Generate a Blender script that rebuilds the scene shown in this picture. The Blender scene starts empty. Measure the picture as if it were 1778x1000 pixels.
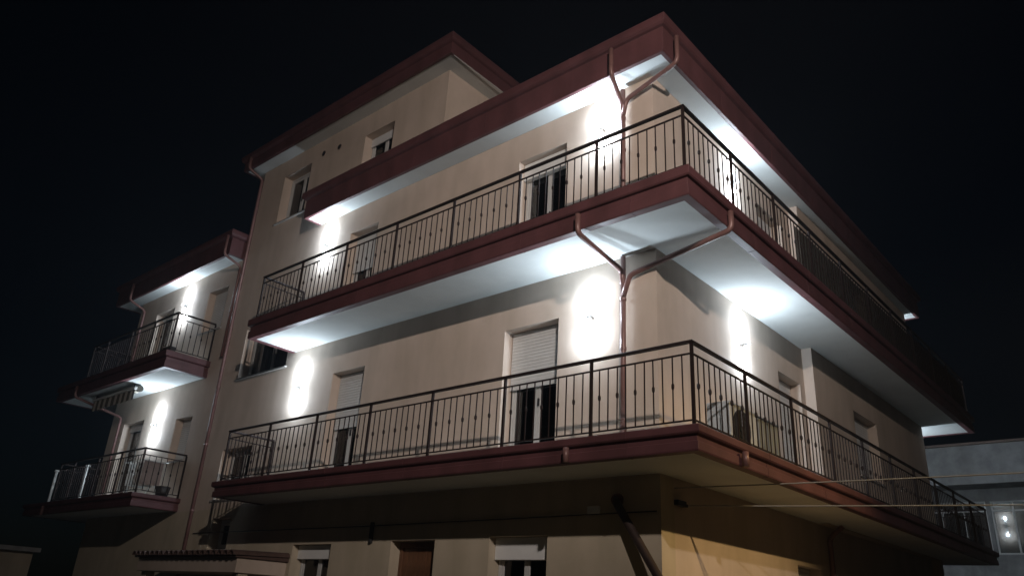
import bpy, bmesh, math, random
from mathutils import Vector, Matrix
random.seed(7)
R = math.radians
S = bpy.context.scene
COL = S.collection

# ---------------------------------------------------------------- camera
cam_d = bpy.data.cameras.new('camera')
cam = bpy.data.objects.new('camera', cam_d); COL.objects.link(cam)
cam.location = (5.2372, -8.836, -2.0909)          # z = 0 is the floor of the lower balcony, the street lies at -3.7
cam.rotation_euler = (1.9748, -0.0562, 0.7143)
cam_d.sensor_width = 36; cam_d.lens = 1328.4652 / 1778 * 36
cam_d.clip_start = .1; cam_d.clip_end = 2000
S.camera = cam
# ---------------------------------------------------------------- night sky
w = bpy.data.worlds.new('World'); S.world = w; w.use_nodes = True
nt = w.node_tree; bg = nt.nodes['Background']
sky = nt.nodes.new('ShaderNodeTexSky'); sky.sky_type = 'NISHITA'; sky.sun_disc = False
sky.sun_elevation = R(8); sky.sun_rotation = R(150); sky.ozone_density = 4
nt.links.new(sky.outputs[0], bg.inputs[0]); bg.inputs[1].default_value = 0.0007
# faint moonlight, added though no such source is known
sl = bpy.data.lights.new('added_moonlight', 'SUN'); sl.energy = .006; sl.angle = R(.5); sl.color = (.8, .88, 1)
so = bpy.data.objects.new('added_moonlight', sl); COL.objects.link(so); so.rotation_euler = (R(60), 0, R(150))
# exposure
S.view_settings.view_transform = 'Standard'; S.view_settings.look = 'None'
S.view_settings.exposure = 0; S.view_settings.gamma = 1; S.view_settings.use_curve_mapping = False
S.render.resolution_x = 1024; S.render.resolution_y = 575
try:
    S.cycles.use_light_tree = True; S.cycles.max_bounces = 8; S.cycles.diffuse_bounces = 5
    S.cycles.sample_clamp_indirect = 3; S.cycles.use_denoising = True
except Exception: pass

# light strengths
LED = 13.5          # each beam of a wall lamp
LEDC = (.72, .86, 1.0)
STREET = 1030.0
SODIUM = 1900.0
VEIL = .0012

# ---------------------------------------------------------------- materials
def newmat(name):
    m = bpy.data.materials.new(name); m.use_nodes = True
    return m, m.node_tree, m.node_tree.nodes['Principled BSDF']
def lk(nt, a, b): nt.links.new(a, b)
def mat(name, col, rough=.6, metal=0, spec=.5, var=.12, scale=6, bump=0, bscale=80, streak=0):
    m, nt, p = newmat(name)
    tc = nt.nodes.new('ShaderNodeTexCoord'); 
    n = nt.nodes.new('ShaderNodeTexNoise'); n.inputs['Scale'].default_value = scale; n.inputs['Detail'].default_value = 6; n.inputs['Roughness'].default_value = .62
    lk(nt, tc.outputs['Object'], n.inputs['Vector'])
    r = nt.nodes.new('ShaderNodeValToRGB')
    r.color_ramp.elements[0].position = .3; r.color_ramp.elements[1].position = .72
    r.color_ramp.elements[0].color = (*[c * (1 - var) for c in col], 1); r.color_ramp.elements[1].color = (*[min(1, c * (1 + var)) for c in col], 1)
    lk(nt, n.outputs['Fac'], r.inputs['Fac'])
    out = r.outputs['Color']
    if streak:
        mp = nt.nodes.new('ShaderNodeMapping'); mp.inputs['Scale'].default_value = (1.7, 1.7, .45)
        lk(nt, tc.outputs['Object'], mp.inputs['Vector'])
        n2 = nt.nodes.new('ShaderNodeTexNoise'); n2.inputs['Scale'].default_value = 1.4; n2.inputs['Detail'].default_value = 5
        lk(nt, mp.outputs['Vector'], n2.inputs['Vector'])
        r2 = nt.nodes.new('ShaderNodeValToRGB'); r2.color_ramp.elements[0].position = .30; r2.color_ramp.elements[1].position = .60
        v = 1 - streak; r2.color_ramp.elements[0].color = (v, v, v * .97, 1); r2.color_ramp.elements[1].color = (1, 1, 1, 1)
        lk(nt, n2.outputs['Fac'], r2.inputs['Fac'])
        mx = nt.nodes.new('ShaderNodeMix'); mx.data_type = 'RGBA'; mx.blend_type = 'MULTIPLY'; mx.inputs[0].default_value = 1
        lk(nt, out, mx.inputs[6]); lk(nt, r2.outputs['Color'], mx.inputs[7]); out = mx.outputs[2]
    lk(nt, out, p.inputs['Base Color'])
    p.inputs['Roughness'].default_value = rough; p.inputs['Metallic'].default_value = metal
    p.inputs['Specular IOR Level'].default_value = spec
    if bump:
        n3 = nt.nodes.new('ShaderNodeTexNoise'); n3.inputs['Scale'].default_value = bscale; n3.inputs['Detail'].default_value = 4
        lk(nt, tc.outputs['Object'], n3.inputs['Vector'])
        b = nt.nodes.new('ShaderNodeBump'); b.inputs['Strength'].default_value = bump; b.inputs['Distance'].default_value = .01
        lk(nt, n3.outputs['Fac'], b.inputs['Height']); lk(nt, b.outputs['Normal'], p.inputs['Normal'])
    return m
M = {}
M['cream'] = mat('cream_plaster', (.55, .455, .385), .92, spec=.15, var=.085, scale=.9, bump=.35, bscale=110, streak=.13)
M['base'] = mat('grey_beige_plaster', (.50, .43, .33), .92, spec=.15, var=.07, scale=1.6, bump=.3, bscale=90, streak=.14)
M['soffit'] = mat('white_soffit_paint', (.66, .68, .66), .9, spec=.2, var=.07, scale=1.4, bump=.12, bscale=45)
M['fascia'] = mat('oxblood_sheet_metal', (.108, .042, .045), .55, .0, var=.16, scale=2.2, bump=.12, bscale=6, streak=.28)
M['rail'] = mat('dark_brown_iron', (.020, .0125, .0115), .6, .0, .18, var=.2, scale=20)
M['pipe'] = mat('copper_brown_pipe', (.19, .10, .09), .42, .12, var=.18, scale=7, streak=.2)
M['shutter'] = mat('grey_white_shutter', (.62, .63, .63), .5, var=.04, scale=5)
M['white'] = mat('white_frame_paint', (.74, .75, .74), .4, var=.04, scale=6)
M['frame'] = mat('off_white_frame', (.50, .50, .49), .45, var=.05, scale=6)
M['sill'] = mat('stone_sill', (.36, .33, .30), .7, var=.12, scale=14)
M['lintel'] = mat('dark_lintel_stone', (.20, .15, .13), .8, var=.12, scale=14)
M['wood'] = mat('brown_wood', (.13, .06, .03), .55, var=.3, scale=4)
M['roof'] = mat('old_dark_tiles', (.085, .050, .040), .8, var=.25, scale=9, bump=.2, bscale=30)
M['dark'] = mat('dark_interior', (.05, .05, .052), .9, var=.1)
M['curtain'] = mat('pale_curtain', (.55, .56, .55), .9, var=.06, scale=3)
M['ac'] = mat('pale_grey_enamel', (.42, .45, .47), .4, var=.06, scale=5)
M['cab'] = mat('dull_grey_cabinet', (.24, .26, .27), .55, var=.1, scale=4)
M['acdark'] = mat('black_plastic_grille', (.02, .021, .024), .5)
M['lampm'] = mat('graphite_lamp_metal', (.07, .07, .075), .4, .6)
M['concrete'] = mat('weathered_concrete', (.36, .37, .38), .9, var=.25, scale=2.5, bump=.3, bscale=25, streak=.25)
M['asphalt'] = mat('asphalt', (.05, .05, .05), .9, var=.25, scale=12, bump=.3, bscale=120)
M['pave'] = mat('pavement_concrete', (.32, .31, .29), .9, var=.15, scale=5, bump=.2, bscale=60)
M['cable'] = mat('pale_cable', (.22, .22, .22), .6)
M['blackcable'] = mat('black_cable', (.03, .03, .03), .6)
M['strut'] = mat('dark_brown_tube', (.035, .022, .019), .5, var=.2, scale=10)
M['plastic'] = mat('white_plastic', (.70, .70, .68), .4)
M['pot'] = mat('dark_pot', (.025, .022, .02), .6)
M['leaf'] = mat('leaf', (.05, .09, .035), .6, var=.3)
M['tree_bark'] = mat('weathered_timber_pole', (.13, .10, .075), .85, var=.25, scale=8)
def striped():
    m, nt, p = newmat('striped_awning_cloth')
    tc = nt.nodes.new('ShaderNodeTexCoord'); wv = nt.nodes.new('ShaderNodeTexWave'); wv.wave_type = 'BANDS'; wv.bands_direction = 'X'
    wv.inputs['Scale'].default_value = .95
    r = nt.nodes.new('ShaderNodeValToRGB'); r.color_ramp.interpolation = 'CONSTANT'; r.color_ramp.elements[0].color = (.09, .085, .07, 1)
    r.color_ramp.elements[1].position = .55; r.color_ramp.elements[1].color = (.42, .39, .33, 1)
    lk(nt, tc.outputs['Object'], wv.inputs['Vector']); lk(nt, wv.outputs['Fac'], r.inputs['Fac']); lk(nt, r.outputs['Color'], p.inputs['Base Color'])
    p.inputs['Roughness'].default_value = .9
    return m
M['stripe'] = striped()
def glass():
    m = bpy.data.materials.new('window_glass'); m.use_nodes = True; nt = m.node_tree; nt.nodes.clear()
    o = nt.nodes.new('ShaderNodeOutputMaterial'); mx = nt.nodes.new('ShaderNodeMixShader'); t = nt.nodes.new('ShaderNodeBsdfTransparent'); g = nt.nodes.new('ShaderNodeBsdfGlossy')
    f = nt.nodes.new('ShaderNodeFresnel'); f.inputs['IOR'].default_value = 1.65
    t.inputs[0].default_value = (.62, .68, .70, 1); g.inputs['Roughness'].default_value = .03
    lk(nt, f.outputs[0], mx.inputs[0]); lk(nt, t.outputs[0], mx.inputs[1]); lk(nt, g.outputs[0], mx.inputs[2]); lk(nt, mx.outputs[0], o.inputs[0])
    return m
M['glass'] = glass()
def net():
    m = bpy.data.materials.new('shade_net'); m.use_nodes = True; nt = m.node_tree; nt.nodes.clear()
    o = nt.nodes.new('ShaderNodeOutputMaterial'); mx = nt.nodes.new('ShaderNodeMixShader'); t = nt.nodes.new('ShaderNodeBsdfTransparent')
    d = nt.nodes.new('ShaderNodeBsdfDiffuse'); d.inputs[0].default_value = (.055, .065, .06, 1); mx.inputs[0].default_value = .72
    lk(nt, t.outputs[0], mx.inputs[1]); lk(nt, d.outputs[0], mx.inputs[2]); lk(nt, mx.outputs[0], o.inputs[0])
    return m
M['net'] = net()
def emit(name, col, s):
    m, nt, p = newmat(name); p.inputs['Base Color'].default_value = (*col, 1); p.inputs['Emission Color'].default_value = (*col, 1); p.inputs['Emission Strength'].default_value = s
    return m
M['led'] = emit('led_lens', (.86, .93, 1), 30)
M['sodium'] = emit('sodium_lens', (1, .72, .36), 30)

# ---------------------------------------------------------------- mesh helpers
class MB:
    def __init__(s): s.v = []; s.f = []
    def add(s, vs, fs):
        o = len(s.v); s.v += [tuple(v) for v in vs]; s.f += [tuple(i + o for i in f) for f in fs]; return s
    def box(s, x0, x1, y0, y1, z0, z1):
        return s.add([(x0,y0,z0),(x1,y0,z0),(x1,y1,z0),(x0,y1,z0),(x0,y0,z1),(x1,y0,z1),(x1,y1,z1),(x0,y1,z1)],
                     [(0,3,2,1),(4,5,6,7),(0,1,5,4),(1,2,6,5),(2,3,7,6),(3,0,4,7)])
    def cyl(s, p, q, r, n=12, r2=None):
        p, q = Vector(p), Vector(q); d = (q - p).normalized(); a = d.orthogonal().normalized(); b = d.cross(a); r2 = r if r2 is None else r2
        vs = [p + (a * math.cos(2*math.pi*i/n) + b * math.sin(2*math.pi*i/n)) * r for i in range(n)] + [q + (a * math.cos(2*math.pi*i/n) + b * math.sin(2*math.pi*i/n)) * r2 for i in range(n)]
        return s.add(vs, [(i, (i+1) % n, n + (i+1) % n, n + i) for i in range(n)] + [tuple(range(n-1, -1, -1)), tuple(range(n, 2*n))])
    def tube(s, pts, r, n=12, fillet=.09):
        P = [Vector(p) for p in pts]; Q = [P[0]]
        for i in range(1, len(P) - 1):
            a, b, c = P[i-1], P[i], P[i+1]; f = min(fillet, (a-b).length*.45, (c-b).length*.45)
            p0 = b + (a-b).normalized()*f; p2 = b + (c-b).normalized()*f
            for t in (0, .25, .5, .75, 1): Q.append(p0*(1-t)**2 + b*2*t*(1-t) + p2*t*t)
        Q.append(P[-1]); ref = None; vs = []
        for i, q in enumerate(Q):
            d = ((Q[min(i+1, len(Q)-1)] - Q[max(i-1, 0)])).normalized()
            ref = d.orthogonal().normalized() if ref is None else (ref - d * ref.dot(d)).normalized()
            b = d.cross(ref); vs += [q + (ref*math.cos(2*math.pi*k/n) + b*math.sin(2*math.pi*k/n))*r for k in range(n)]
        fs = [(i*n+k, i*n+(k+1) % n, (i+1)*n+(k+1) % n, (i+1)*n+k) for i in range(len(Q)-1) for k in range(n)]
        return s.add(vs, fs + [tuple(range(n-1, -1, -1)), tuple(range((len(Q)-1)*n, len(Q)*n))])
    def sweep(s, path, prof, z):      # closed profile of (outset, dz) along a horizontal path, outside on the right, mitred
        P = [Vector((a, b)) for a, b in path]; n = len(prof); vs = []
        for i, p in enumerate(P):
            nr = lambda d: Vector((d.y, -d.x))
            n1 = nr((P[i] - P[i-1]).normalized()) if i else None; n2 = nr((P[i+1] - P[i]).normalized()) if i < len(P)-1 else None
            if n1 is None: m = n2
            elif n2 is None: m = n1
            else: m = (n1 + n2); m = m / (m.length_squared) * 2
            vs += [(p.x + m.x*o, p.y + m.y*o, z + dz) for o, dz in prof]
        fs = [(i*n+k, (i+1)*n+k, (i+1)*n+(k+1) % n, i*n+(k+1) % n) for i in range(len(P)-1) for k in range(n)]
        return s.add(vs, fs + [tuple(range(n)), tuple(range(len(P)*n-1, (len(P)-1)*n-1, -1))])
    def mesh(s, name, m, smooth=False):
        me = bpy.data.meshes.new(name); me.from_pydata(s.v, [], s.f); me.materials.append(M[m])
        bm = bmesh.new(); bm.from_mesh(me); bmesh.ops.recalc_face_normals(bm, faces=bm.faces); bm.to_mesh(me); bm.free()
        if smooth:
            me.polygons.foreach_set('use_smooth', [len(p.vertices) == 4 for p in me.polygons])
        return me
    def build(s, name, m, parent=None, smooth=False, bevel=0):
        o = bpy.data.objects.new(name, s.mesh(name, m, smooth)); COL.objects.link(o); o.parent = parent
        if bevel:
            b = o.modifiers.new('bevel', 'BEVEL'); b.width = bevel; b.segments = 2; b.limit_method = 'ANGLE'
        return o
def inst(name, me, parent, loc, rz=0):
    o = bpy.data.objects.new(name, me); COL.objects.link(o); o.parent = parent; o.location = loc; o.rotation_euler = (0, 0, rz); return o
def thing(name, label, cat, loc=(0,0,0), rz=0, group=None):
    o = bpy.data.objects.new(name, None); COL.objects.link(o); o.location = loc; o.rotation_euler = (0,0,rz); o.empty_display_size = .2
    return tag(o, label, cat, group)
def tag(o, label, cat, group=None):
    o['label'] = label; o['category'] = cat
    if group: o['group'] = group
    return o
def struct(o): o['kind'] = 'structure'; return o

def wall(axis, c, inn, u0, u1, z0, z1, holes):
    """wall skin at axis = c with openings, inner skin at c + inn, reveals between"""
    mb = MB(); us = sorted({u0, u1} | {h[0] for h in holes} | {h[1] for h in holes}); zs = sorted({z0, z1} | {h[2] for h in holes} | {h[3] for h in holes})
    us = [u for u in us if u0 <= u <= u1]; zs = [z for z in zs if z0 <= z <= z1]
    P = (lambda u, z, d: (u, c + d, z)) if axis == 'y' else (lambda u, z, d: (c + d, u, z))
    def inside(u, z): return any(h[0] < u < h[1] and h[2] < z < h[3] for h in holes) 
    for i in range(len(us)-1):
        for j in range(len(zs)-1):
            if inside((us[i]+us[i+1])/2, (zs[j]+zs[j+1])/2): continue
            for d in (0, inn):
                mb.add([P(us[i],zs[j],d),P(us[i+1],zs[j],d),P(us[i+1],zs[j+1],d),P(us[i],zs[j+1],d)], [(0,1,2,3)])
    for a, b, e, f in [(u0,u1,z0,z1)] + list(holes):
        q = [(a,e),(b,e),(b,f),(a,f)]
        for k in range(4):
            p1, p2 = q[k], q[(k+1) % 4]
            mb.add([P(*p1,0),P(*p2,0),P(*p2,inn),P(*p1,inn)], [(0,1,2,3)])
    return mb

# ---------------------------------------------------------------- levels
Z1T, Z1S, Z2T, Z2S, Z3S, Z3T, Z4S, Z4T, GZ = 0.0, -.285, 3.387, 2.974, 6.084, 6.771, 8.669, 9.13, -3.7
XW, YB = -18.17, 12.75         # far left corner and back of the building
XT, XL = -5.01, -12.2          # the taller middle block
ST, SY = .19, 5.37             # the wall steps out by ST from y = SY on
D = 1.10                       # balcony depth

# ---------------------------------------------------------------- ground
g = MB().add([(-400,-400,GZ),(400,-400,GZ),(400,400,GZ),(-400,400,GZ)], [(0,1,2,3)]).build('road', 'asphalt'); struct(g)
pv = MB()
pv.box(-20.6, 2.2, -2.2, 0, GZ, GZ+.13).box(ST, 2.2, 0, 15, GZ, GZ+.128)
struct(pv.build('pavement', 'pave', bevel=.02))

# ---------------------------------------------------------------- apartment building
B = thing('apartment_building', 'cream apartment block with dark red balcony fascias and white lit undersides', 'building', (0,0,0))
holes_up = [(-2.80,-1.72,3.40,5.50),(-7.74,-6.78,3.40,5.50),(-2.90,-1.77,.02,2.25),(-7.60,-6.57,.02,2.25),
            (-11.10,-9.90,6.75,8.15),(-7.75,-6.70,6.95,8.08),(-11.45,-9.45,2.70,3.95),(-11.45,-10.22,-.1,1.02),
            (-16.95,-15.85,3.40,5.50),(-13.90,-12.88,4.30,5.50),(-17.3,-16.05,.02,2.25),(-14.15,-13.30,.95,2.05)]
zsp = -.30
def in_rng(h, a, b, c, d): return h[0] >= a and h[1] <= b and h[2] >= c and h[3] <= d
wall('y', 0, .34, XW, 0, zsp, 6.25, [h for h in holes_up if h[3] < 6.2]).build('wall', 'cream', B)
wall('y', 0, .34, XL, XT, 6.25, Z4S, [h for h in holes_up if h[2] > 6.3]).build('wall', 'cream', B)
GF = [(-8.05,-6.85,-2.6,-1.08),(-5.19,-4.13,-3.5,-1.05),(-2.95,-1.84,-2.6,-1.02),(-11.3,-10.5,-1.15,-.5)]
wall('y', 0, .34, XW, 0, GZ, zsp, GF).build('wall', 'base', B)
BH = [(4.15,5.15,.02,2.22),(7.45,8.9,.9,2.22),(2.9+.9,4.9,3.40,5.5),(8.2,9.3,3.40,5.5)]
wall('x', 0, -.34, .3402, SY, zsp, 6.25, [h for h in BH if h[1] < SY]).build('wall', 'cream', B)
wall('x', ST, -.34, SY, YB-.2502, zsp, 6.25, [h for h in BH if h[1] > SY]).build('wall', 'cream', B)
wall('x', 0, -.34, .3402, YB-.2502, GZ, zsp, [(4.3,5.3,-2.4,-1.06)]).build('wall', 'cream', B)
wall('x', XT, -.25, .3402, YB-.56, 6.25, Z4S, []).build('wall', 'cream', B)
wall('x', XL, .25, .3402, YB-.56, 6.25, Z4S, []).build('wall', 'cream', B)
wall('x', XW, .25, .3402, YB-.2502, GZ, 6.25, []).build('wall', 'cream', B)
wall('y', YB, -.25, XW, ST, GZ, 6.25, [(-2.6,-1.6,.02,2.25),(-2.6,-1.6,3.4,5.5)]).build('wall', 'cream', B)
wall('y', YB-.3, -.25, XL, XT, 6.25, Z4S, []).build('wall', 'cream', B)
# rooms behind the windows stay dark
mb = MB(); mb.box(XW+.4, -.4, 1.6, 1.7, GZ, 6.2); mb.box(XL+.3, XT-.3, 1.6, 1.7, 6.3, 8.6); mb.box(-1.7,-1.6,1.7,YB-.3,GZ,6.2)
mb.build('room_partition', 'dark', B)
mb = MB()
for z in (Z1S, Z2S+.02): mb.box(XW+.35, -.35, .36, YB-.26, z, z+.28)
mb.build('floor_slab', 'dark', B)

# fascias, slabs and soffits
def prof_slab(h, k=0.0):
    a = h * .36; b = h * .62
    return [(-.10, 0), (.06, 0), (.065, -.02), (.065, -a+.02), (.05, -a), (.012, -a-.012), (.008, -b), (.028, -b-.006), (.03, -h+.008), (.022, -h-.012), (-.10, -h-.012)]
def prof_roof(h):
    return [(-.12, 0), (.05, 0), (.085, -.012), (.10, -.04), (.10, -.13), (.085, -.17), (.055, -.20), (.012, -.215), (.012, -h+.012), (.0, -h-.014), (-.06, -h-.014), (-.12, -h+.05)]
def seams(path, prof, zt, o):
    """overlaps of the sheet metal lengths"""
    pr = [(a + (.004 if a > 0 else 0), z + (.003 if z > -.02 else -.003 if z < prof[-1][1] + .03 else 0)) for a, z in prof]
    for i in range(len(path)-1):
        a, b = Vector(path[i]), Vector(path[i+1]); L = (b-a).length; d = (b-a)/L; t = 1.55 + .5*random.random()
        while t < L - .4:
            p, q = a + d*(t-.012), a + d*(t+.012); MB().sweep([tuple(p), tuple(q)], pr, zt).build('sheet_seam', 'fascia', o); t += 1.95 + .1*random.random()
def balcony(path, zt, zs, rects, name='balcony'):
    h = zt - zs
    mb = MB()
    for (x0, x1, y0, y1) in rects: mb.box(x0, x1, y0, y1, zs, zt - .02)
    o = mb.build(name, 'soffit', B)
    f = MB().sweep(path, prof_slab(h), zt).build('fascia', 'fascia', o, bevel=.004)
    seams(path, prof_slab(h), zt, o)
    return o
PM = lambda x0: [(x0, -.002), (x0, -D), (1.13, -D), (1.13, 13.93), (-7, 13.93)]
def rects_main(x0): return [(x0, 1.13, -D, -.003), (.003, 1.13, -.003, SY-.003), (ST+.003, 1.13, SY-.003, 13.93), (-7, ST+.003, YB+.003, 13.93)]
BAL1 = balcony(PM(-9.37), Z1T, Z1S, rects_main(-9.37)); BAL1['label'] = 'lower street balcony, its fascia lit reddish by the street lamp'
BAL2 = balcony(PM(-9.23), Z2T, Z2S, rects_main(-9.23)); BAL2['label'] = 'upper street balcony with brightly lit white underside'
PW = [(-19.75, 9), (-19.75, -D), (-13.02, -D), (-13.02, -.002)]
rw = [(-19.75, -13.02, -D, -.003), (-19.75, XW-.003, -.003, 9)]
BAL3 = balcony(PW, Z1T, Z1S, rw); BAL4 = balcony(PW, Z2T, Z2S, rw)
# eaves
def eaves(path, zt, zs, rects, name):
    mb = MB()
    for r in rects: mb.box(*r, zs, zt - .03)
    o = mb.build(name, 'soffit', B); MB().sweep(path, prof_roof(zt - zs), zt).build('gutter_fascia', 'fascia', o, bevel=.004); seams(path, prof_roof(zt - zs), zt, o); return o
RO = .44
eaves([(-9.05, -.002), (-9.05, -RO), (RO+.01, -RO), (RO+.01, 13.2), (-5, 13.2)], Z3T, Z3S+.012,
      [(-9.05, RO, -RO, -.003), (.003, RO, -.003, SY), (ST+.003, RO, SY, 13.2), (-4.9, ST, YB+.003, 13.2)], 'roof')
MB().box(-4.95, -.02, .02, YB-.02, 6.3, Z3T-.04).build('roof_deck', 'concrete', B)
eaves([(-19.1, 9), (-19.1, -RO), (-12.35, -RO), (-12.35, -.002)], Z3T, Z3S+.012, [(-19.1, -12.35, -RO, -.003), (-19.1, XW-.003, -.003, 9)], 'roof')
MB().box(XW+.02, -12.22, .02, YB-.02, 6.3, Z3T-.04).build('roof_deck', 'concrete', B)
TO = .40
TR = eaves([(-12.62, 9), (-12.62, -TO), (XT+.45, -TO), (XT+.45, 12.8), (-12.62, 12.8)], Z4T, Z4S, [(-12.62, XT+.45, -TO, 12.8)], 'roof')
# low hip of tiles over the middle block
mb = MB(); x0, x1, y0, y1, zz = -12.55, XT+.38, -.33, 12.7, Z4T-.02
mb.add([(x0,y0,zz),(x1,y0,zz),(x1,y1,zz),(x0,y1,zz),(-8.6,3.6,zz+.9),(-8.6,8.8,zz+.9)], [(0,1,4),(1,2,5,4),(2,3,5),(3,0,4,5),(0,3,2,1)])
mb.build('roof_tiles', 'roof', TR)
# pale wedge, wider to the back, under the right-hand eaves of the middle block
mb = MB(); xo = XT+.45
mb.add([(xo-.01,-.3,Z4S-.02),(xo-.03,-.3,Z4S-.02),(xo-.22,4,Z4S-.02),(xo-.01,4,Z4S-.02),(xo-.01,-.3,Z4S-.005),(xo-.03,-.3,Z4S-.005),(xo-.22,4,Z4S-.005),(xo-.01,4,Z4S-.005)],[(0,1,2,3),(4,5,6,7),(0,1,5,4),(1,2,6,5),(2,3,7,6),(3,0,4,7)])
mb.build('eaves_wedge', 'white', TR)

# ---------------------------------------------------------------- railings
BALU = {}
def baluster_mesh(knob):
    if knob in BALU: return BALU[knob]
    mb = MB().box(-.0065, .0065, -.0065, .0065, .075, .865)
    if knob:
        ring = [(.0067, .455), (.019, .478), (.021, .50), (.019, .522), (.0067, .545)]
        vs = [(r*math.cos(a), r*math.sin(a), z) for r, z in ring for a in [math.pi/3*k for k in range(6)]]
        mb.add(vs, [(i*6+k, i*6+(k+1) % 6, (i+1)*6+(k+1) % 6, (i+1)*6+k) for i in range(4) for k in range(6)])
    BALU[knob] = mb.mesh('baluster', 'rail'); return BALU[knob]
POST = MB().box(-.0175, .0175, -.0175, .0175, -.02, 1.0).box(-.045, .045, -.045, .045, -.004, .008).mesh('post', 'rail')
rest = []                       # balusters too far away to pick apart
def railing(path, z, posts, far=None, label=None):
    """path: outline; posts: for each segment the distances of the posts along it; far(seg, t): True where balusters join the stuff"""
    mb = MB(); mb.sweep(path, [(-.028, 1.0), (.028, 1.0), (.028, 1.025), (.018, 1.036), (-.018, 1.036), (-.028, 1.025)], z)
    o = mb.build('railing', 'rail', B)
    if label: o['label'] = label
    MB().sweep(path, [(-.011, .862), (.011, .862), (.011, .88), (-.011, .88)], z).build('rail_bar', 'rail', o)
    MB().sweep(path, [(-.011, .065), (.011, .065), (.011, .082), (-.011, .082)], z).build('rail_bar', 'rail', o)
    for i in range(len(path)-1):
        a, b = Vector(path[i]), Vector(path[i+1]); L = (b-a).length; d = (b-a)/L; rz = math.atan2(d.y, d.x)
        ps = sorted({0.0, L} | set(posts[i])) if i == 0 else sorted({0.0, L} | set(posts[i]))
        for t in ps:
            if t == 0.0 and i > 0: continue
            p = a + d*t; inst('post', POST, o, (p.x, p.y, z), rz)
        k = 0
        for j in range(len(ps)-1):
            n = max(2, round((ps[j+1]-ps[j]) / .136))
            for q in range(1, n):
                t = ps[j] + (ps[j+1]-ps[j])*q/n; p = a + d*t; k += 1
                if far and far(i, p): rest.append((p.x, p.y, z, k % 2))
                else:
                    bo = inst('baluster', baluster_mesh(k % 2), o, (p.x + d.x*.008*(random.random()-.5), p.y + d.y*.008*(random.random()-.5), z), rz + R(6)*(random.random()-.5))
                    bo.rotation_euler[1] = R(.9)*(random.random()-.5)
    return o
RI = .055
def rail_main(x0, z, ax, by, label):
    path = [(x0+RI, -.03), (x0+RI, -D+RI), (1.13-RI, -D+RI), (1.13-RI, 13.93-RI), (-6.9, 13.93-RI)]
    pa = [x-(x0+RI) for x in ax]; y0 = -D+RI
    return railing(path, z, [[], pa, [y-y0 for y in by], [1.5, 3, 4.5, 6]], far=lambda i, p: (i == 2 and p.y > 5.2) or i == 3, label=label)
bys = [.37+1.49*k for k in range(9)]
rail_main(-9.37, Z1T, [-.37-1.495*k for k in range(6)], bys, 'dark iron railing along the lower street balcony')
rail_main(-9.23, Z2T, [-.34-1.478*k for k in range(6)], bys, 'dark iron railing along the upper street balcony')
for z in (Z1T, Z2T):
    xr = -13.02-RI
    railing([(-18.05, -.03), (-18.05, -D+RI), (xr, -D+RI), (xr, -.03)], z, [[], [18.05-x for x in (17.1,15.6,14.3)], []],
            far=lambda i, p: i == 0 or (i == 1 and p.x < -15.2), label='railing of the left-hand %s balcony' % ('lower' if z == 0 else 'upper'))
mb = MB()
for x, y, z, k in rest:
    me = baluster_mesh(k); mb.add([(v.co.x+x, v.co.y+y, v.co.z+z) for v in me.vertices], [tuple(p.vertices) for p in me.polygons])
o = mb.build('far_balusters', 'rail', B); o['kind'] = 'stuff'; o['label'] = 'iron balusters of the far railing stretches'
# shade net along the far part of the upper railing
mb = MB(); n = 60; y0, y1 = 2.75, 13.8; vs = []
for i in range(n+1):
    y = y0 + (y1-y0)*i/n; wob = .012*math.sin(y*4.1)+.008*math.sin(y*9.7)
    for zz in (.07, .47, .86): vs.append((1.13-RI-.03+wob*(1 if zz == .47 else .3), y, Z2T+zz))
for i in range(n+1):
    for zz in (.07, .47, .86):
        v = vs[i*3+(.07, .47, .86).index(zz)]; vs.append((v[0]-.006, v[1], v[2]))
m3 = 3*(n+1)
fs = [(i*3+k, (i+1)*3+k, (i+1)*3+k+1, i*3+k+1) for i in range(n) for k in range(2)]
mb.add(vs, fs + [tuple(a+m3 for a in f) for f in fs]); tag(mb.build('shade_net', 'net'), 'dark grey shade net tied behind the right part of the upper railing', 'net')

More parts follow.
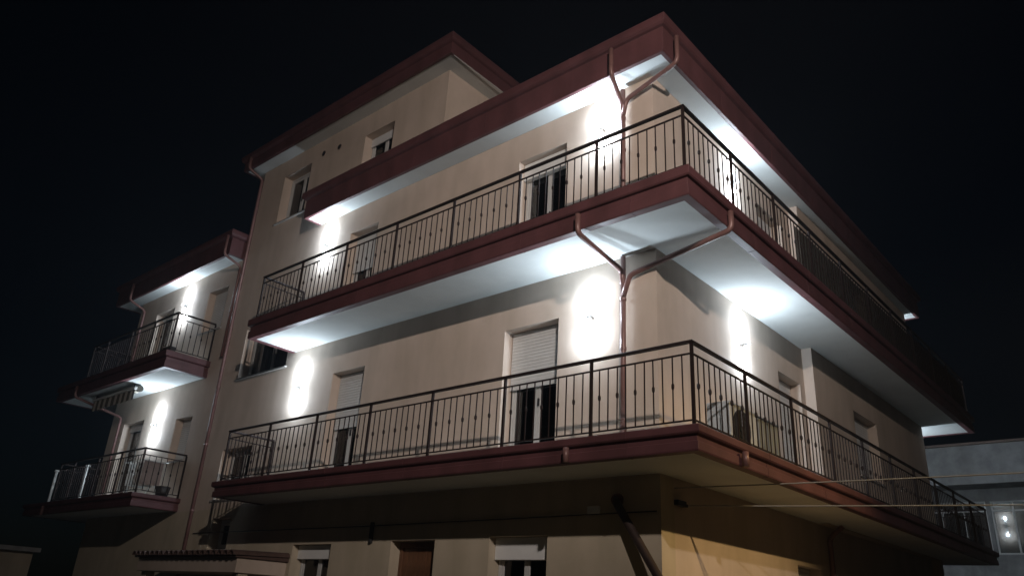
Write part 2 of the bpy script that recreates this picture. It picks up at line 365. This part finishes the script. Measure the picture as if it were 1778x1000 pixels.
# ---------------------------------------------------------------- doors and windows (parts of the building)
SL = {}
def slats(wd, h):                       # a curtain of curved roller shutter slats
    mb = MB(); n = max(2, int(h/.052)); prof = []
    for i in range(n):
        z = -i*h/n
        prof += [(0, z), (.007, z-.3*h/n), (.008, z-.6*h/n), (.004, z-.92*h/n)]
    prof.append((0, -h))
    vs = [(x, -o, z) for x in (-wd/2, wd/2) for o, z in prof] ; m = len(prof)
    mb.add(vs, [(i, i+1, m+i+1, m+i) for i in range(m-1)])
    mb.box(-wd/2, wd/2, 0.001, .012, -h, 0); mb.box(-wd/2, wd/2, -.012, .014, -h-.05, -h)
    return mb
def opening(kind, hole, face='y', c=0.0, drop=.5, leaf=(.02, .5), sill=True, lintel=.0, box=0.0, curtain=False, frame='frame', rev=.235):
    """window or door set back in its reveal; local x runs along the wall to the right seen from outside, y into the wall"""
    u0, u1, z0, z1 = hole; wd = u1-u0; ht = z1-z0
    o = bpy.data.objects.new(kind, None)
    mb = MB(); t = .05; zl = -ht
    fw = wd-.01
    mb.box(-fw/2, -fw/2+t, rev, rev+.06, zl+.003, -.004); mb.box(fw/2-t, fw/2, rev, rev+.06, zl+.003, -.004)
    mb.box(-fw/2+t, fw/2-t, rev+.001, rev+.059, -t-.004, -.004); mb.box(-fw/2+t, fw/2-t, rev+.001, rev+.059, zl+.003, zl+.05)
    o = mb.build(kind, frame, B, bevel=.004)
    o.location = ((u0+u1)/2, c, z1) if face == 'y' else (c, (u0+u1)/2, z1)
    o.rotation_euler = (0, 0, 0 if face == 'y' else R(90))
    # two leaves with stiles
    nl = 2; lw = (fw-2*t)/nl
    for k in range(nl):
        xa = -fw/2+t+k*lw+.002; xb = xa+lw-.004; s = .05
        lf = MB(); lf.box(xa, xa+s, rev+.012, rev+.052, zl+.055, -t-.008); lf.box(xb-s, xb, rev+.012, rev+.052, zl+.055, -t-.008)
        lf.box(xa+s, xb-s, rev+.013, rev+.051, zl+.055, zl+.13); lf.box(xa+s, xb-s, rev+.013, rev+.051, -t-.075, -t-.008)
        l = lf.build('leaf', frame, o, bevel=.003)
        MB().box(xa+s, xb-s, rev+.030, rev+.036, zl+.13, -t-.075).build('pane', 'glass', o)
        if k == 1: MB().box(xa+.02, xa+.04, rev-.02, rev+.01, zl+ht*.42, zl+ht*.42+.12).build('handle', 'lampm', o)
    if curtain:
        n = 40; vs = []
        for i in range(n+1):
            x = -fw/2+t+(fw-2*t)*i/n*curtain
            for z in (-t, zl+.06): vs.append((x, rev+.16+.02*math.sin(i*1.7), z))
        MB().add(vs, [(2*i, 2*i+2, 2*i+3, 2*i+1) for i in range(n)]).build('curtain', 'curtain', o)
    if box:
        MB().box(-wd/2+.004, wd/2-.004, rev-.10, rev-.003, -box, -.006).build('shutter_box', 'white', o, bevel=.006)
    if drop > .02:
        sh = slats(wd-.03, drop).build('roller_shutter', 'shutter', o); sh.location = (0, rev-.035, -max(box, .0)-.006)
    if lintel: MB().box(-wd/2-.03, wd/2+.03, -.03, -.0025, .0, lintel).build('lintel', 'lintel', o, bevel=.005)
    if sill:
        s0 = -.05 if kind == 'window' else -.01
        MB().box(-wd/2-(.06 if kind == 'window' else 0), wd/2+(.06 if kind == 'window' else 0), s0, rev+.1 if kind == 'door' else -.003, zl-.035, zl-.002 if kind == 'window' else zl+.02).build('sill', 'sill', o)
    return o
H = holes_up
opening('door', H[0], drop=.0, box=.34, curtain=.25)
opening('door', H[1], drop=.86)
opening('door', H[2], drop=.93, curtain=.35)
opening('door', H[3], drop=1.08, curtain=.5)
opening('window', H[4], drop=.0, curtain=.5)
opening('window', H[5], drop=.18, box=.0)
opening('window', H[6], drop=0)
opening('window', H[7], drop=0, curtain=.3)
opening('door', H[8], drop=.1, curtain=.5)
opening('window', H[9], drop=1.15)
opening('door', H[10], drop=.15, curtain=.5)
opening('window', H[11], drop=1.0, box=0)
opening('window', GF[0], drop=.0, box=.25, curtain=.4)
opening('window', GF[2], drop=.0, box=.32)
opening('window', GF[3], drop=0)
for h in BH: opening('door' if h[2] in (.02, 3.40) else 'window', h, 'x', 0 if h[1] < SY else ST, drop=(h[3]-h[2])-.1)
opening('window', (4.3,5.3,-2.4,-1.06), 'x', 0, drop=.5)
# plank door on the ground floor
x0, x1, z0, z1 = GF[1]
pd = MB(); pd.box(x0+.01, x0+.08, .20, .29, z0, z1-.01); pd.box(x1-.08, x1-.01, .20, .29, z0, z1-.01); pd.box(x0+.08, x1-.08, .201, .289, z1-.09, z1-.01)
pd = pd.build('plank_door', 'wood', B, bevel=.005); pd['label'] = 'brown wooden plank door on the ground floor'
n = 8; ww = (x1-x0-.16)/n
pm = MB().box(.003, ww-.003, 0, .03, 0, z1-z0-.10).mesh('plank', 'wood')
for k in range(n): inst('plank', pm, pd, (x0+.08+k*ww, (.23+.004*(k % 2)), z0+.005))
# wall details
for x, z in ((-9.42, 8.24), (-8.77, 8.18)):
    mb = MB(); mb.cyl((x, -.012, z), (x, .01, z), .075, 18); o = mb.build('vent', 'lintel', B); MB().cyl((x, -.016, z), (x, -.0125, z), .06, 18).build('vent_mouth', 'acdark', o)

# ---------------------------------------------------------------- rain pipes (parts of the building)
def pipe(pts, r=.042, clips=()):
    o = MB().tube(pts, r).build('downpipe', 'pipe', B, smooth=True)
    for c in clips: MB().cyl((c[0], c[1], c[2]-.02), (c[0], c[1], c[2]+.02), r+.008, 14).build('clip', 'pipe', o)
    return o
px, py = -.53, -.06
pipe([(px, py, 6.02), (px, py, 3.40)], clips=[(px, py, 5.45), (px, py, 4.85), (px, py, 3.6)])
pipe([(-.45, -.53, 6.52), (-.45, -.53, 6.02), (px-.005, py-.005, 5.72), (px-.002, py-.002, 5.5)], .038)
pipe([(.55, -.17, 6.50), (.55, -.17, 6.00), (px+.09, py-.03, 5.78), (px+.01, py-.01, 5.5)], .038)
pipe([(px, py, 2.95), (px, py, .0)], clips=[(px, py, 2.26), (px, py, 1.5), (px, py, .35)])
pipe([(-.55, -1.185, 3.18), (-.55, -1.185, 2.89), (px-.01, py-.01, 2.72), (px-.004, py-.004, 2.48)], .040)
pipe([(1.215, -.05, 3.18), (1.215, -.05, 2.90), (px+.13, py-.02, 2.62), (px+.01, py-.008, 2.30)], .040)
pipe([(-.64, -1.19, -.12), (-.64, -1.19, -.30)], .04); pipe([(1.215, -.06, -.12), (1.215, -.06, -.30)], .04)
tx = XL + .04
pipe([(tx-.1, -.46, 8.98), (tx-.1, -.46, 8.62), (tx, -.07, 8.42), (tx, -.07, GZ+.1)], clips=[(tx, -.07, z) for z in (7.4, 5.6, 4.1, 2.6, 1.2, -.3)])
pipe([(-12.42, -.54, 6.6), (-12.42, -.54, 6.05), (XL-.14, -.07, 5.86), (XL-.14, -.07, 3.4)], .036, clips=[(XL-.14, -.07, 4.6)])
pipe([(-17.9, -.53, 6.55), (-17.9, -.53, 6.02), (-17.75, -.07, 5.78), (-17.75, -.07, 3.4)], .038)
pipe([(-18.2, -1.18, 3.2), (-18.2, -1.18, 2.9), (-17.45, -.07, 2.45), (-17.45, -.07, .0)], .038, clips=[(-17.45, -.07, 1.2)])
pipe([(-18.2, -1.18, -.1), (-18.2, -1.18, -.34)], .038)
pipe([(.12+ST, 5.72, -.3), (.06, 5.72, -.5), (.06, 5.72, GZ+.1)], .045)
# conduit along the ground floor
o = MB().tube([(-12, -.02, -.80), (-6, -.02, -.80), (-.05, -.02, -.76)], .009, 8).build('conduit', 'blackcable', B)
MB().box(-1.13, -.93, -.05, -.002, -.76, -.66).build('junction_box', 'plastic', B, bevel=.01)
MB().box(-5.74, -5.68, -.05, -.002, -1.08, -.74).build('cable_bracket', 'blackcable', B)

# ---------------------------------------------------------------- wall lamps
def wall_lamp(p, face, label):
    """up-and-down cylinder sconce; light leaves both ends"""
    t = thing('wall_lamp', label, 'lamp', p, {'y': 0, 'x': R(90), 'b': R(180)}[face], 'white up-and-down wall lamps')
    MB().cyl((0, -.075, -.19), (0, -.075, .19), .034, 20).build('body', 'plastic', t, smooth=True)
    MB().box(-.022, .022, -.045, -.002, -.03, .03).build('bracket', 'plastic', t)
    MB().cyl((0, -.075, -.010), (0, -.075, .010), .085, 20).build('collar', 'plastic', t, smooth=True)
    for s in (1, -1):
        MB().cyl((0, -.075, s*.1905), (0, -.075, s*.225), .030, 20, .022).build('lens', 'led', t, smooth=True)
        l = bpy.data.lights.new('beam', 'POINT'); l.energy = LED*4; l.color = LEDC; l.shadow_soft_size = .03
        lo = bpy.data.objects.new('beam', l); COL.objects.link(lo); lo.parent = t; lo.location = (0, -.085, s*.315)
    return t
wall_lamp((-.95, 0, 5.42), 'y', 'wall lamp blazing by the corner downpipe above the upper balcony')
wall_lamp((-8.56, 0, 5.42), 'y', 'wall lamp at the left end of the upper street balcony')
wall_lamp((-1.12, 0, 2.12), 'y', 'wall lamp between the shuttered door and the downpipe over the lower balcony')
wall_lamp((-8.72, 0, 2.12), 'y', 'wall lamp at the left end of the lower street balcony')
wall_lamp((0, 2.68, 5.40), 'x', 'wall lamp seen through the upper railing on the right-hand face')
wall_lamp((0, 2.68, 2.28), 'x', 'wall lamp on the right-hand face above the air conditioner')
wall_lamp((-15.1, 0, 5.38), 'y', 'wall lamp on the left wing by the upper balcony')
wall_lamp((-15.2, 0, 2.0), 'y', 'wall lamp on the left wing by the lower balcony')
wall_lamp((-.75, YB, 2.2), 'b', 'wall lamp on the rear face under the upper balcony')
wall_lamp((-.75, YB, 5.4), 'b', 'wall lamp on the rear face under the main eaves')

# ---------------------------------------------------------------- air conditioner and cabinet on the lower balcony
def aircon(x, y, label):
    t = thing('air_conditioner', label, 'air conditioner', (x, y, Z1T))
    MB().box(0, .34, 0, .86, .09, .72).build('case', 'ac', t, bevel=.015)
    for dy in (.10, .70): MB().box(.02, .32, dy, dy+.06, 0.0, .088).build('foot', 'acdark', t)
    c = (.3405, .33, .40)
    MB().cyl(c, (.349, .33, .40), .255, 32).build('fan_opening', 'acdark', t)
    mb = MB()
    for r in (.07, .13, .19, .25):
        pts = [(.356, .33+r*math.cos(2*math.pi*k/28), .40+r*math.sin(2*math.pi*k/28)) for k in range(29)]
        mb.tube(pts, .004, 5, .001)
    for k in range(8):
        a = math.pi*2*k/8; mb.cyl((.354, .33+.03*math.cos(a), .40+.03*math.sin(a)), (.354, .33+.25*math.cos(a), .40+.25*math.sin(a)), .004, 5)
    mb.build('fan_guard', 'lampm', t)
    MB().box(.05, .20, -.006, -.001, .30, .52).build('service_panel', 'ac', t)
    return t
aircon(.42, .53, 'grey air conditioner with a round fan on the lower balcony')
t = thing('storage_cabinet', 'plain grey cabinet beside the air conditioner on the lower balcony', 'cabinet', (.42, 1.46, Z1T))
MB().box(0, .30, 0, .72, .04, .70).build('case', 'cab', t, bevel=.01)
MB().box(.3005, .312, .015, .705, .06, .68).build('door', 'cab', t, bevel=.003)
MB().box(-.01, .32, -.01, .73, .70, .72).build('lid', 'cab', t, bevel=.004)

# ---------------------------------------------------------------- rolled awning on the left wing
t = thing('rolled_awning', 'rolled-up striped awning with scalloped valance under the left upper balcony', 'awning', (-16.6, -.62, 2.86))
MB().cyl((-1.32, 0, .0), (1.32, 0, .0), .085, 16).build('cloth_roll', 'stripe', t, smooth=True)
MB().box(-1.36, 1.36, -.16, -.09, -.05, .02).build('front_bar', 'plastic', t, bevel=.01)
mb = MB(); n = 120; vs = []
for i in range(n+1):
    x = -1.3+2.6*i/n; zb = -.30-.045*abs(math.sin(math.pi*i/n*9)); yy = -.125+.008*math.sin(i*.9)
    vs += [(x, yy, -.05), (x, yy-.003, -.17), (x, yy, zb)]
mb.add(vs, [(3*i+k, 3*i+3+k, 3*i+4+k, 3*i+1+k) for i in range(n) for k in range(2)]); mb.build('valance', 'stripe', t)
for x in (-1.2, 1.2):
    MB().box(x-.03, x+.03, -.12, .03, .03, Z2S-2.86).build('bracket', 'lampm', t)
    MB().cyl((x, -.08, -.06), (x*.35, .02, -.09), .02, 8).build('folding_arm', 'lampm', t)

# ---------------------------------------------------------------- small things on the left balconies
def capped_pipe(p, label):
    t = thing('vent_pipe', label, 'pipe', p)
    MB().cyl((0, 0, 0), (0, 0, .92), .035, 12).build('stack', 'plastic', t, smooth=True); MB().cyl((0, 0, .92), (0, 0, .97), .07, 12, .05).build('cap', 'plastic', t)
capped_pipe((-19.05, -.80, Z1T), 'short white capped pipe at the far left end of the lower left balcony')
capped_pipe((-16.98, -.78, Z1T), 'short white capped pipe left of the lower left balcony door')
t = thing('flower_pot', 'black planter at the right end of the lower left balcony', 'planter', (-13.25, -.35, Z1T))
MB().cyl((0,0,0), (0,0,.24), .13, 16, .17).build('pot', 'pot', t, smooth=True); MB().cyl((0,0,.20), (0,0,.242), .155, 16).build('soil', 'dark', t)
t = thing('flower_box', 'dark flower box on the corner of the upper left balcony', 'planter', (-13.42, -.93, Z2T))
MB().box(-.30, .22, -.09, .09, 0, .18).build('trough', 'pot', t, bevel=.015); MB().box(-.28, .20, -.075, .075, .15, .183).build('soil', 'dark', t)
# folded clothes airer on the lower left balcony
t = thing('clothes_airer', 'folding clothes airer with drab washing on the lower left balcony', 'airer', (-14.2, -.45, Z1T))
for y in (-.25, .25):
    mb = MB(); mb.cyl((-.45, y, 0), (.35, y, .85), .011, 8); mb.cyl((.45, y, 0), (-.35, y, .85), .011, 8); mb.build('leg', 'plastic', t)
mb = MB()
for k in range(7): mb.cyl((-.6+.2*k, -.28, .86), (-.6+.2*k, .28, .86), .006, 6)
mb.cyl((-.62, -.28, .86), (.62, -.28, .86), .009, 6); mb.cyl((-.62, .28, .86), (.62, .28, .86), .009, 6); mb.build('rack', 'plastic', t)
for k, c in enumerate(('curtain', 'sill', 'lintel')):
    x = -.4+.4*k; MB().box(x-.004, x+.004, -.24, .24, .30, .868).build('washing', c, t)

# ---------------------------------------------------------------- slanting tube by the corner
t = thing('slanting_tube', 'thick dark brown tube slanting down from the corner of the ground floor wall', 'tube')
MB().tube([(-.66, -.03, -.58), (-.63, -.07, -.64), (.16, -.34, -1.59), (.95, -.62, -2.55), (1.75, -.90, -3.56)], .056, 14, .1).build('shaft', 'strut', t, smooth=True)
MB().cyl((-.65, -.002, -.585), (-.64, -.05, -.605), .085, 14).build('wall_flange', 'pipe', t)

# ---------------------------------------------------------------- tiled porch canopy, lower left
t = thing('porch_canopy', 'small porch canopy edged with round roof tiles at lower left', 'canopy', (-10.2, 0, 0))
MB().box(-1.9, 2.05, -1.05, -.003, -1.66, -1.40).build('beam', 'cream', t, bevel=.01)
mb = MB(); mb.add([(-1.95,-1.12,-1.40),(2.1,-1.12,-1.40),(2.1,-.003,-1.40),(-1.95,-.003,-1.40),(-1.95,-1.12,-1.36),(2.1,-1.12,-1.36),(2.1,-.003,-1.33),(-1.95,-.003,-1.33)],[(0,3,2,1),(4,5,6,7),(0,1,5,4),(1,2,6,5),(2,3,7,6),(3,0,4,7)]); mb.build('deck', 'roof', t)
mb = MB(); vs = []; n = 8
for y, z in ((-1.2, -1.365), (-.01, -1.32)):
    for r in (.085, .068):
        for k in range(n+1): a = math.pi*k/n; vs.append((r*math.cos(a), y, z+r*math.sin(a)))
q = n+1; fs = []
for k in range(n): fs += [(k, k+1, 2*q+k+1, 2*q+k), (q+k, 3*q+k, 3*q+k+1, q+k+1), (k, q+k, q+k+1, k+1), (2*q+k, 2*q+k+1, 3*q+k+1, 3*q+k)]
tm = mb.add(vs, fs).mesh('roof_tile', 'roof')
for k in range(20): inst('roof_tile', tm, t, (-1.85+.205*k, 0, .004*random.random()), R(1.2)*(random.random()-.5))
for x in (-1.75, 1.9): MB().box(x-.1, x+.1, -.95, -.75, GZ+.13, -1.662).build('post', 'base', t, bevel=.01)

# ---------------------------------------------------------------- cables, pole, street lamps
def sag(a, b, s, n=24):
    a, b = Vector(a), Vector(b); return [a.lerp(b, i/n) - Vector((0, 0, s*4*(i/n)*(1-i/n))) for i in range(n+1)]
PL = (9.6, 7.4)
t = thing('utility_pole', 'timber utility pole holding the two cables, right of the building', 'pole', (PL[0], PL[1], GZ))
MB().cyl((0,0,-.5), (0,0,8.6), .14, 14, .09).build('shaft', 'tree_bark', t, smooth=True)
tag(MB().tube(sag((.03, .50, -.63), (PL[0]-.1, PL[1], .06), .05), .0085, 6, .01).build('overhead_cable', 'cable'), 'lower pale overhead cable fixed to the right-hand ground floor wall', 'cable')
tag(MB().tube(sag((.03, .30, -.43), (PL[0]-.1, PL[1], .75), .05), .0085, 6, .01).build('overhead_cable', 'cable'), 'upper pale overhead cable crossing in front of the lower balcony', 'cable')
t = thing('cable_anchor', 'black cable anchor on the right-hand ground floor wall', 'anchor', (0, .45, -.60))
MB().box(-.002, .07, -.12, .10, -.04, .03).build('clamp', 'blackcable', t, bevel=.01); MB().cyl((.03, .05, -.03), (.09, .09, -.03), .02, 10).build('eye', 'blackcable', t)

def street_lamp(p, hz, label, power, col, lens, aim, cone, blend):
    t = thing('street_lamp', label, 'street lamp', (p[0], p[1], GZ), math.atan2(-p[1], -p[0]), 'street lamps')
    h = hz - GZ
    MB().cyl((-1.2,0,-.3), (-1.2,0,h+.15), .10, 14, .055).build('post', 'lampm', t, smooth=True)
    MB().tube([(-1.2,0,h+.05), (-1.1,0,h+.22), (-.3,0,h+.25)], .035, 10, .1).build('arm', 'lampm', t, smooth=True)
    MB().box(-.38, .30, -.13, .13, h+.12, h+.26).build('head', 'lampm', t, bevel=.04)
    MB().box(-.30, .24, -.10, .10, h+.095, h+.119).build('lens', lens, t)
    l = bpy.data.lights.new('glow', 'SPOT'); l.energy = power; l.color = col; l.spot_size = R(cone); l.spot_blend = blend; l.shadow_soft_size = .12
    lo = bpy.data.objects.new('glow', l); COL.objects.link(lo); lo.parent = t; lo.location = (0, 0, h)
    d = (Vector(aim) - Vector((p[0], p[1], hz))).normalized(); lo.rotation_euler = (Matrix.Rotation(-math.atan2(-p[1], -p[0]), 3, 'Z') @ d).to_track_quat('-Z', 'Y').to_euler()
    return t
street_lamp((9.0, -10.2), 5.8, 'tall street lamp on the road corner in front of the building', STREET*6, (1, .87, .79), 'sodium', (-2.0, 0, 4.6), 63, 1.0)
street_lamp((12.0, 4.5), 6.3, 'sodium street lamp on the side street', SODIUM*2.5, (1, .68, .31), 'sodium', (0, 1, -3.5), 37, 1.0)

# ---------------------------------------------------------------- neighbouring house, right
N = thing('neighbour_house', 'dim grey house with white framed windows at the right edge', 'building', (0, 20, 0))
NX0, NX1 = -9, 9
nh = [(-1.95, .0, .50, 2.12), (.12, 1.9, .50, 2.12), (2.4, 4.4, .5, 2.12), (-5, -3, .5, 2.12)]
wall('y', 0, .25, NX0, NX1, GZ, 2.5, nh).build('wall', 'concrete', N)
mb = MB(); mb.box(NX0, NX0+.2, .26, 9, GZ, 2.5); mb.box(NX1-.2, NX1, .26, 9, GZ, 2.5); mb.box(NX0, NX1, 9, 9.2, GZ, 2.5); mb.box(NX0+.2, NX1-.2, 1.6, 1.7, GZ, 2.4); mb.build('wall', 'concrete', N)
MB().box(NX0, NX1, -1.0, 9.2, 2.502, 2.75).build('roof_terrace', 'concrete', N, bevel=.01)
MB().box(NX0, NX1, -1.0, -.88, 2.752, 3.72).build('parapet', 'concrete', N, bevel=.01)
MB().box(NX0, NX1, -1.06, -.84, 3.722, 3.80).build('coping', 'lintel', N, bevel=.01)
for (a, b, c, d) in nh:
    nf = MB(); n = 3; s = .05
    for k in range(n+1): x = a+s/2+(b-a-s)*k/n; nf.box(x-s/2, x+s/2, .05, .12, c, d)
    for z in (c, d-s, c+(d-c)*.8): nf.box(a+s, b-s, .051, .119, z, z+s)
    f = nf.build('window', 'white', N)
    for k in range(n): MB().box(a+s+(b-a-s)*k/n, a+(b-a-s)*(k+1)/n, .08, .086, c+s, d-s).build('pane', 'glass', f)
# low house at the far left
t = thing('low_house', 'dark low outbuilding with pale roof edge at the far left', 'building', (-22.4, -3.2, 0))
wall('y', 0, .34, -6, 2.1, GZ, -1.2, [(-1.2, .2, -3.2, -1.6)]).build('wall', 'base', t)
MB().box(1.85, 2.1, .251, 2.6, GZ, -1.2).build('wall', 'base', t); MB().box(-6, 2.1, 2.6, 2.8, GZ, -1.2).build('wall', 'base', t); MB().box(-6, -5.8, .251, 2.6, GZ, -1.2).build('wall', 'base', t)
MB().box(-6.2, 2.35, -.25, 2.9, -1.198, -1.08).build('roof', 'concrete', t, bevel=.01)
MB().box(-1.2, .2, .15, .19, -3.2, -1.6).build('shutter', 'wood', t)

# ---------------------------------------------------------------- thin scattering volume, added in place of the lens veil around the lamps
hz = MB().box(-60, 60, -40, 70, GZ-1, 12).build('veil_volume', 'dark'); hz['kind'] = 'stuff'; hz['label'] = 'thin scattering volume added in place of lens glow around the lamps'
m = bpy.data.materials.new('lens_veil'); m.use_nodes = True; n_ = m.node_tree; n_.nodes.clear()
vo = n_.nodes.new('ShaderNodeVolumePrincipled'); vo.inputs['Color'].default_value = (.9, .93, 1, 1); vo.inputs['Density'].default_value = VEIL; vo.inputs['Anisotropy'].default_value = .3
oo = n_.nodes.new('ShaderNodeOutputMaterial'); lk(n_, vo.outputs[0], oo.inputs['Volume'])
hz.data.materials.clear(); hz.data.materials.append(m)
